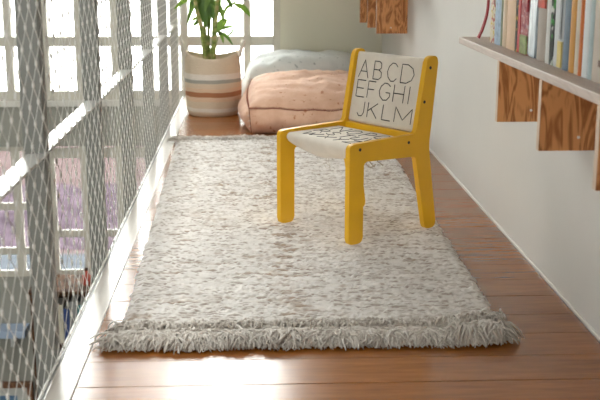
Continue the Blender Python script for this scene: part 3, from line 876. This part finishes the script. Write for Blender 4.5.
BK = [  # y far, y near, height, depth, material, label, extras
 (2.823, 2.773, .225, .105, floral('cover_floral', (.62, .57, .45), (.55, .40, .08), (.40, .10, .10), 70), 'cream book with yellow and red blossom pattern, farthest on the shelf', 'ribbon'),
 (2.770, 2.704, .24, .108, plain('cover_sky_blue', (.27, .36, .47), .45, .35, 50, spec=.06), 'mottled sky blue book next to the blossom patterned one', None),
 (2.701, 2.684, .215, .1, plain('cover_moss', (.22, .24, .16), .5, .2, spec=.06), 'very thin moss green book beside the sky blue one', None),
 (2.681, 2.640, .235, .105, plain('cover_tan', (.36, .23, .11), .5, .15, 30, stretch=(1, 6, .2)), 'thin tan brown book beside the thick peach one', None),
 (2.637, 2.553, .245, .11, plain('cover_peach', (.58, .40, .26), .5, .07, spec=.06), 'thick plain peach coloured book', None),
 (2.549, 2.517, .215, .107, floral('cover_black', (.02, .02, .018), (.05, .07, .03), (.35, .25, .03), 55), 'black book with dull yellow flowers on its spine', None),
 (2.514, 2.433, .24, .11, None, 'thick red and pink patterned book with green lower spine', 'red'),
 (2.431, 2.369, .235, .10, plain('cover_silver', (.32, .38, .43), .22, .55, 40, stretch=(1, 3, .4)), 'silvery blue book leaning to the right', 'lean'),
 (2.348, 2.280, .22, .105, None, 'taupe book with a red band at the top of the spine', 'taupe'),
 (2.277, 2.249, .25, .11, plain('cover_white', C['white'], .45, spec=.06), 'thin white book beside the black and green one', None),
 (2.247, 2.216, .225, .1, floral('cover_jungle', (.015, .018, .015), (.04, .22, .04), (.5, .52, .47), 38), 'black book with green leaves on the spine', None),
 (2.213, 2.148, .24, .108, None, 'white grey book with a yellow block at the foot of its spine', 'yellow'),
 (2.145, 2.106, .24, .109, plain('cover_slate', (.10, .15, .20), .5, .1, spec=.06), 'dark slate blue book', None),
 (2.103, 2.068, .245, .108, plain('cover_ochre', (.48, .22, .025), .5, .08, spec=.06), 'ochre orange book beside the slate blue one', None),
 (2.065, 2.043, .235, .11, plain('cover_ivory', (.62, .56, .46), .5, spec=.06), 'thin ivory book between two orange ones', None),
 (2.040, 2.019, .25, .107, plain('cover_orange', (.50, .13, .02), .5, .08, spec=.06), 'thin burnt orange book', None),
 (2.016, 1.982, .24, .11, plain('cover_pale', (.58, .61, .62), .45, spec=.06), 'cool white book right of the burnt orange one', None),
 (1.979, 1.957, .23, .112, plain('cover_aqua', (.38, .46, .48), .45, .12, spec=.06), 'thin pale aqua book near the right end', None),
 (1.954, 1.86, .26, .115, None, 'wide beige book with a dark red block, nearest in the row', 'beige'),
]
M['paper'] = plain('book_paper', (.66, .61, .52), .9, .08, 300, 0, stretch=(1, 40, 1))
ZS = .5655 + .0187
def book(yf, yn, h, dep, mat, label, extra):
    t = yf - yn; ym = (yf + yn) / 2; x0 = .632
    r = thing('book', label, 'book', (x0, ym, ZS), 0, 'books standing on the right wall shelf')
    if extra == 'red': mat = floral('cover_red_pattern', (.36, .12, .12), (.48, .30, .30), (.20, .05, .07), 65)
    if extra == 'taupe': mat = plain('cover_taupe', (.30, .25, .21), .5, spec=.06)
    if extra == 'yellow': mat = plain('cover_pale_grey', (.46, .48, .50), .45, .15, 30, spec=.06)
    if extra == 'beige': mat = plain('cover_beige', (.42, .36, .30), .5, spec=.06)
    bd_ = min(.0022, t * .12)
    a, b = -t / 2, t / 2
    bm = bmesh.new()
    box(bm, 0, dep, a, a + bd_, 0, h); box(bm, 0, dep, b - bd_, b, 0, h)
    # rounded spine
    n = 6; col = []
    for k in range(n + 1):
        y = a + t * k / n; x = -.0022 * math.sin(PI * k / n)
        col.append([bm.verts.new((x, y, 0)), bm.verts.new((x, y, h)), bm.verts.new((x + .0022, y, 0)), bm.verts.new((x + .0022, y, h))])
    for p, q in zip(col, col[1:]):
        bm.faces.new((p[0], q[0], q[1], p[1])); bm.faces.new((p[2], p[3], q[3], q[2])); bm.faces.new((p[1], q[1], q[3], p[3])); bm.faces.new((p[0], p[2], q[2], q[0]))
    obj('cover', bm, mat, r)
    obj('pages', boxes((.0026, dep - .004, a + bd_ + .0001, b - bd_ - .0001, .003, h - .003)), M['paper'], r)
    def label_(nm, y0, y1, z0, z1, m_, lab=None):
        o = obj(nm, boxes((-.0034, -.0002, y0, y1, z0, z1)), m_, r)
        if lab: o['label'] = lab
    if extra == 'ribbon':
        bm = bmesh.new()
        for k_ in (0,):
            c = spline([(.004, b + .0005, .20), (-.002, b + .006, .13), (-.004, b + .010, .075), (-.012, b + .024, .03), (-.018, b + .046, .003)], 8)
            g = [[bm.verts.new(p + Vector((0, -.0015, .0012))), bm.verts.new(p + Vector((-.004, .011, .005))), bm.verts.new(p + Vector((-.0048, .011, .0054))), bm.verts.new(p + Vector((-.0008, -.0015, .0015)))] for p in c]
            for u, v in zip(g, g[1:]):
                for q in range(4): bm.faces.new((u[q], u[(q + 1) % 4], v[(q + 1) % 4], v[q]))
        obj('ribbon_marker', bm, plain('red_ribbon', (.26, .015, .02), .5, spec=.06), r, True)['label'] = 'dark red ribbon bookmark'
        label_('spine_label', a + .002, a + .018, .10, .20, plain('pink_block', (.42, .22, .20), .5, .3, 60, spec=.06))
    if extra == 'red':
        label_('spine_band', b - .020, b, .002, h - .002, plain('bright_red', (.42, .03, .03), .5, spec=.06), 'bright red edge of the spine')
        label_('spine_label', a, b - .021, .002, .045, plain('leaf_green', (.25, .30, .12), .5, .4, 60, spec=.06))
        label_('spine_band', a, a + .010, .10, h - .002, plain('deep_red', (.30, .02, .03), .5, spec=.06))
    if extra == 'taupe': label_('spine_band', a + .004, b - .006, .115, .19, plain('red_flame', (.40, .035, .012), .5, .3, spec=.06), 'red band')
    if extra == 'yellow':
        label_('spine_label', a + .002, a + .030, .002, .055, plain('soft_yellow', (.60, .47, .16), .5, spec=.06), 'yellow block')
        label_('spine_label', a + .010, a + .022, .06, .22, plain('grey_title', (.20, .21, .22), .5, .3, 90, spec=.06))
    if extra == 'beige':
        label_('spine_label', a + .004, a + .05, .10, .16, plain('wine_red', (.30, .02, .03), .5, spec=.06), 'wine red block')
        label_('spine_label', a + .02, a + .05, .03, .042, plain('brown_title', (.12, .06, .04), .5, spec=.06))
    if extra == 'lean': r.rotation_euler = (math.radians(4.2), 0, 0); r.location.z += t / 2 * math.sin(math.radians(4.2)) + .0004
    return r
for b in BK: book(*b)

# ---------------------------------------------------------------- light, camera
w = bpy.data.worlds.new('overcast'); SC.world = w; w.use_nodes = True
nt = w.node_tree; bg = nt.nodes['Background']
bg.inputs[0].default_value = (1.0, .985, .965, 1); bg.inputs[1].default_value = 27.5

def portal(name, loc, rot, sx, sy):
    l = bpy.data.lights.new(name, 'AREA'); l.shape = 'RECTANGLE'; l.size = sx; l.size_y = sy
    l.cycles.is_portal = True
    o = bpy.data.objects.new(name, l); COL.objects.link(o); o.location = loc; o.rotation_euler = rot
portal('window_portal', ((XL + XJ) / 2, YB + .28, 1.14), (-PI / 2, 0, 0), XJ - XL, 2.34)
portal('lower_window_portal', ((XL + XJ) / 2, YB + .28, -.69), (-PI / 2, 0, 0), XJ - XL, .85)

portal('added_rear_portal', (sum(RWX) / 2, YR - .19, sum(RWZ) / 2), (PI / 2, 0, 0), RWX[1] - RWX[0], RWZ[1] - RWZ[0])
portal('added_roof_portal', (sum(SKX) / 2, sum(SKY) / 2, ZC + .19), (0, 0, 0), SKX[1] - SKX[0], SKY[1] - SKY[0])

cam = bpy.data.cameras.new('camera'); co = bpy.data.objects.new('camera', cam); COL.objects.link(co)
co.location = (0, 0, .82); co.rotation_euler = (math.radians(90 - 13.2435), 0, math.radians(-2.52866))
cam.sensor_width = 36; cam.lens = 36 * 1058 / 600; cam.clip_start = .05; cam.clip_end = 200
cam.dof.use_dof = True; cam.dof.focus_distance = 3.05; cam.dof.aperture_fstop = 7.5
SC.camera = co
SC.view_settings.view_transform = 'Standard'; SC.view_settings.look = 'None'
SC.view_settings.gamma = 1; SC.view_settings.use_curve_mapping = False
SC.view_settings.exposure = 0.0
SC.cycles.use_denoising = True
SC.cycles.max_bounces = 10; SC.cycles.diffuse_bounces = 6; SC.cycles.transparent_max_bounces = 16
SC.cycles.sample_clamp_indirect = 8
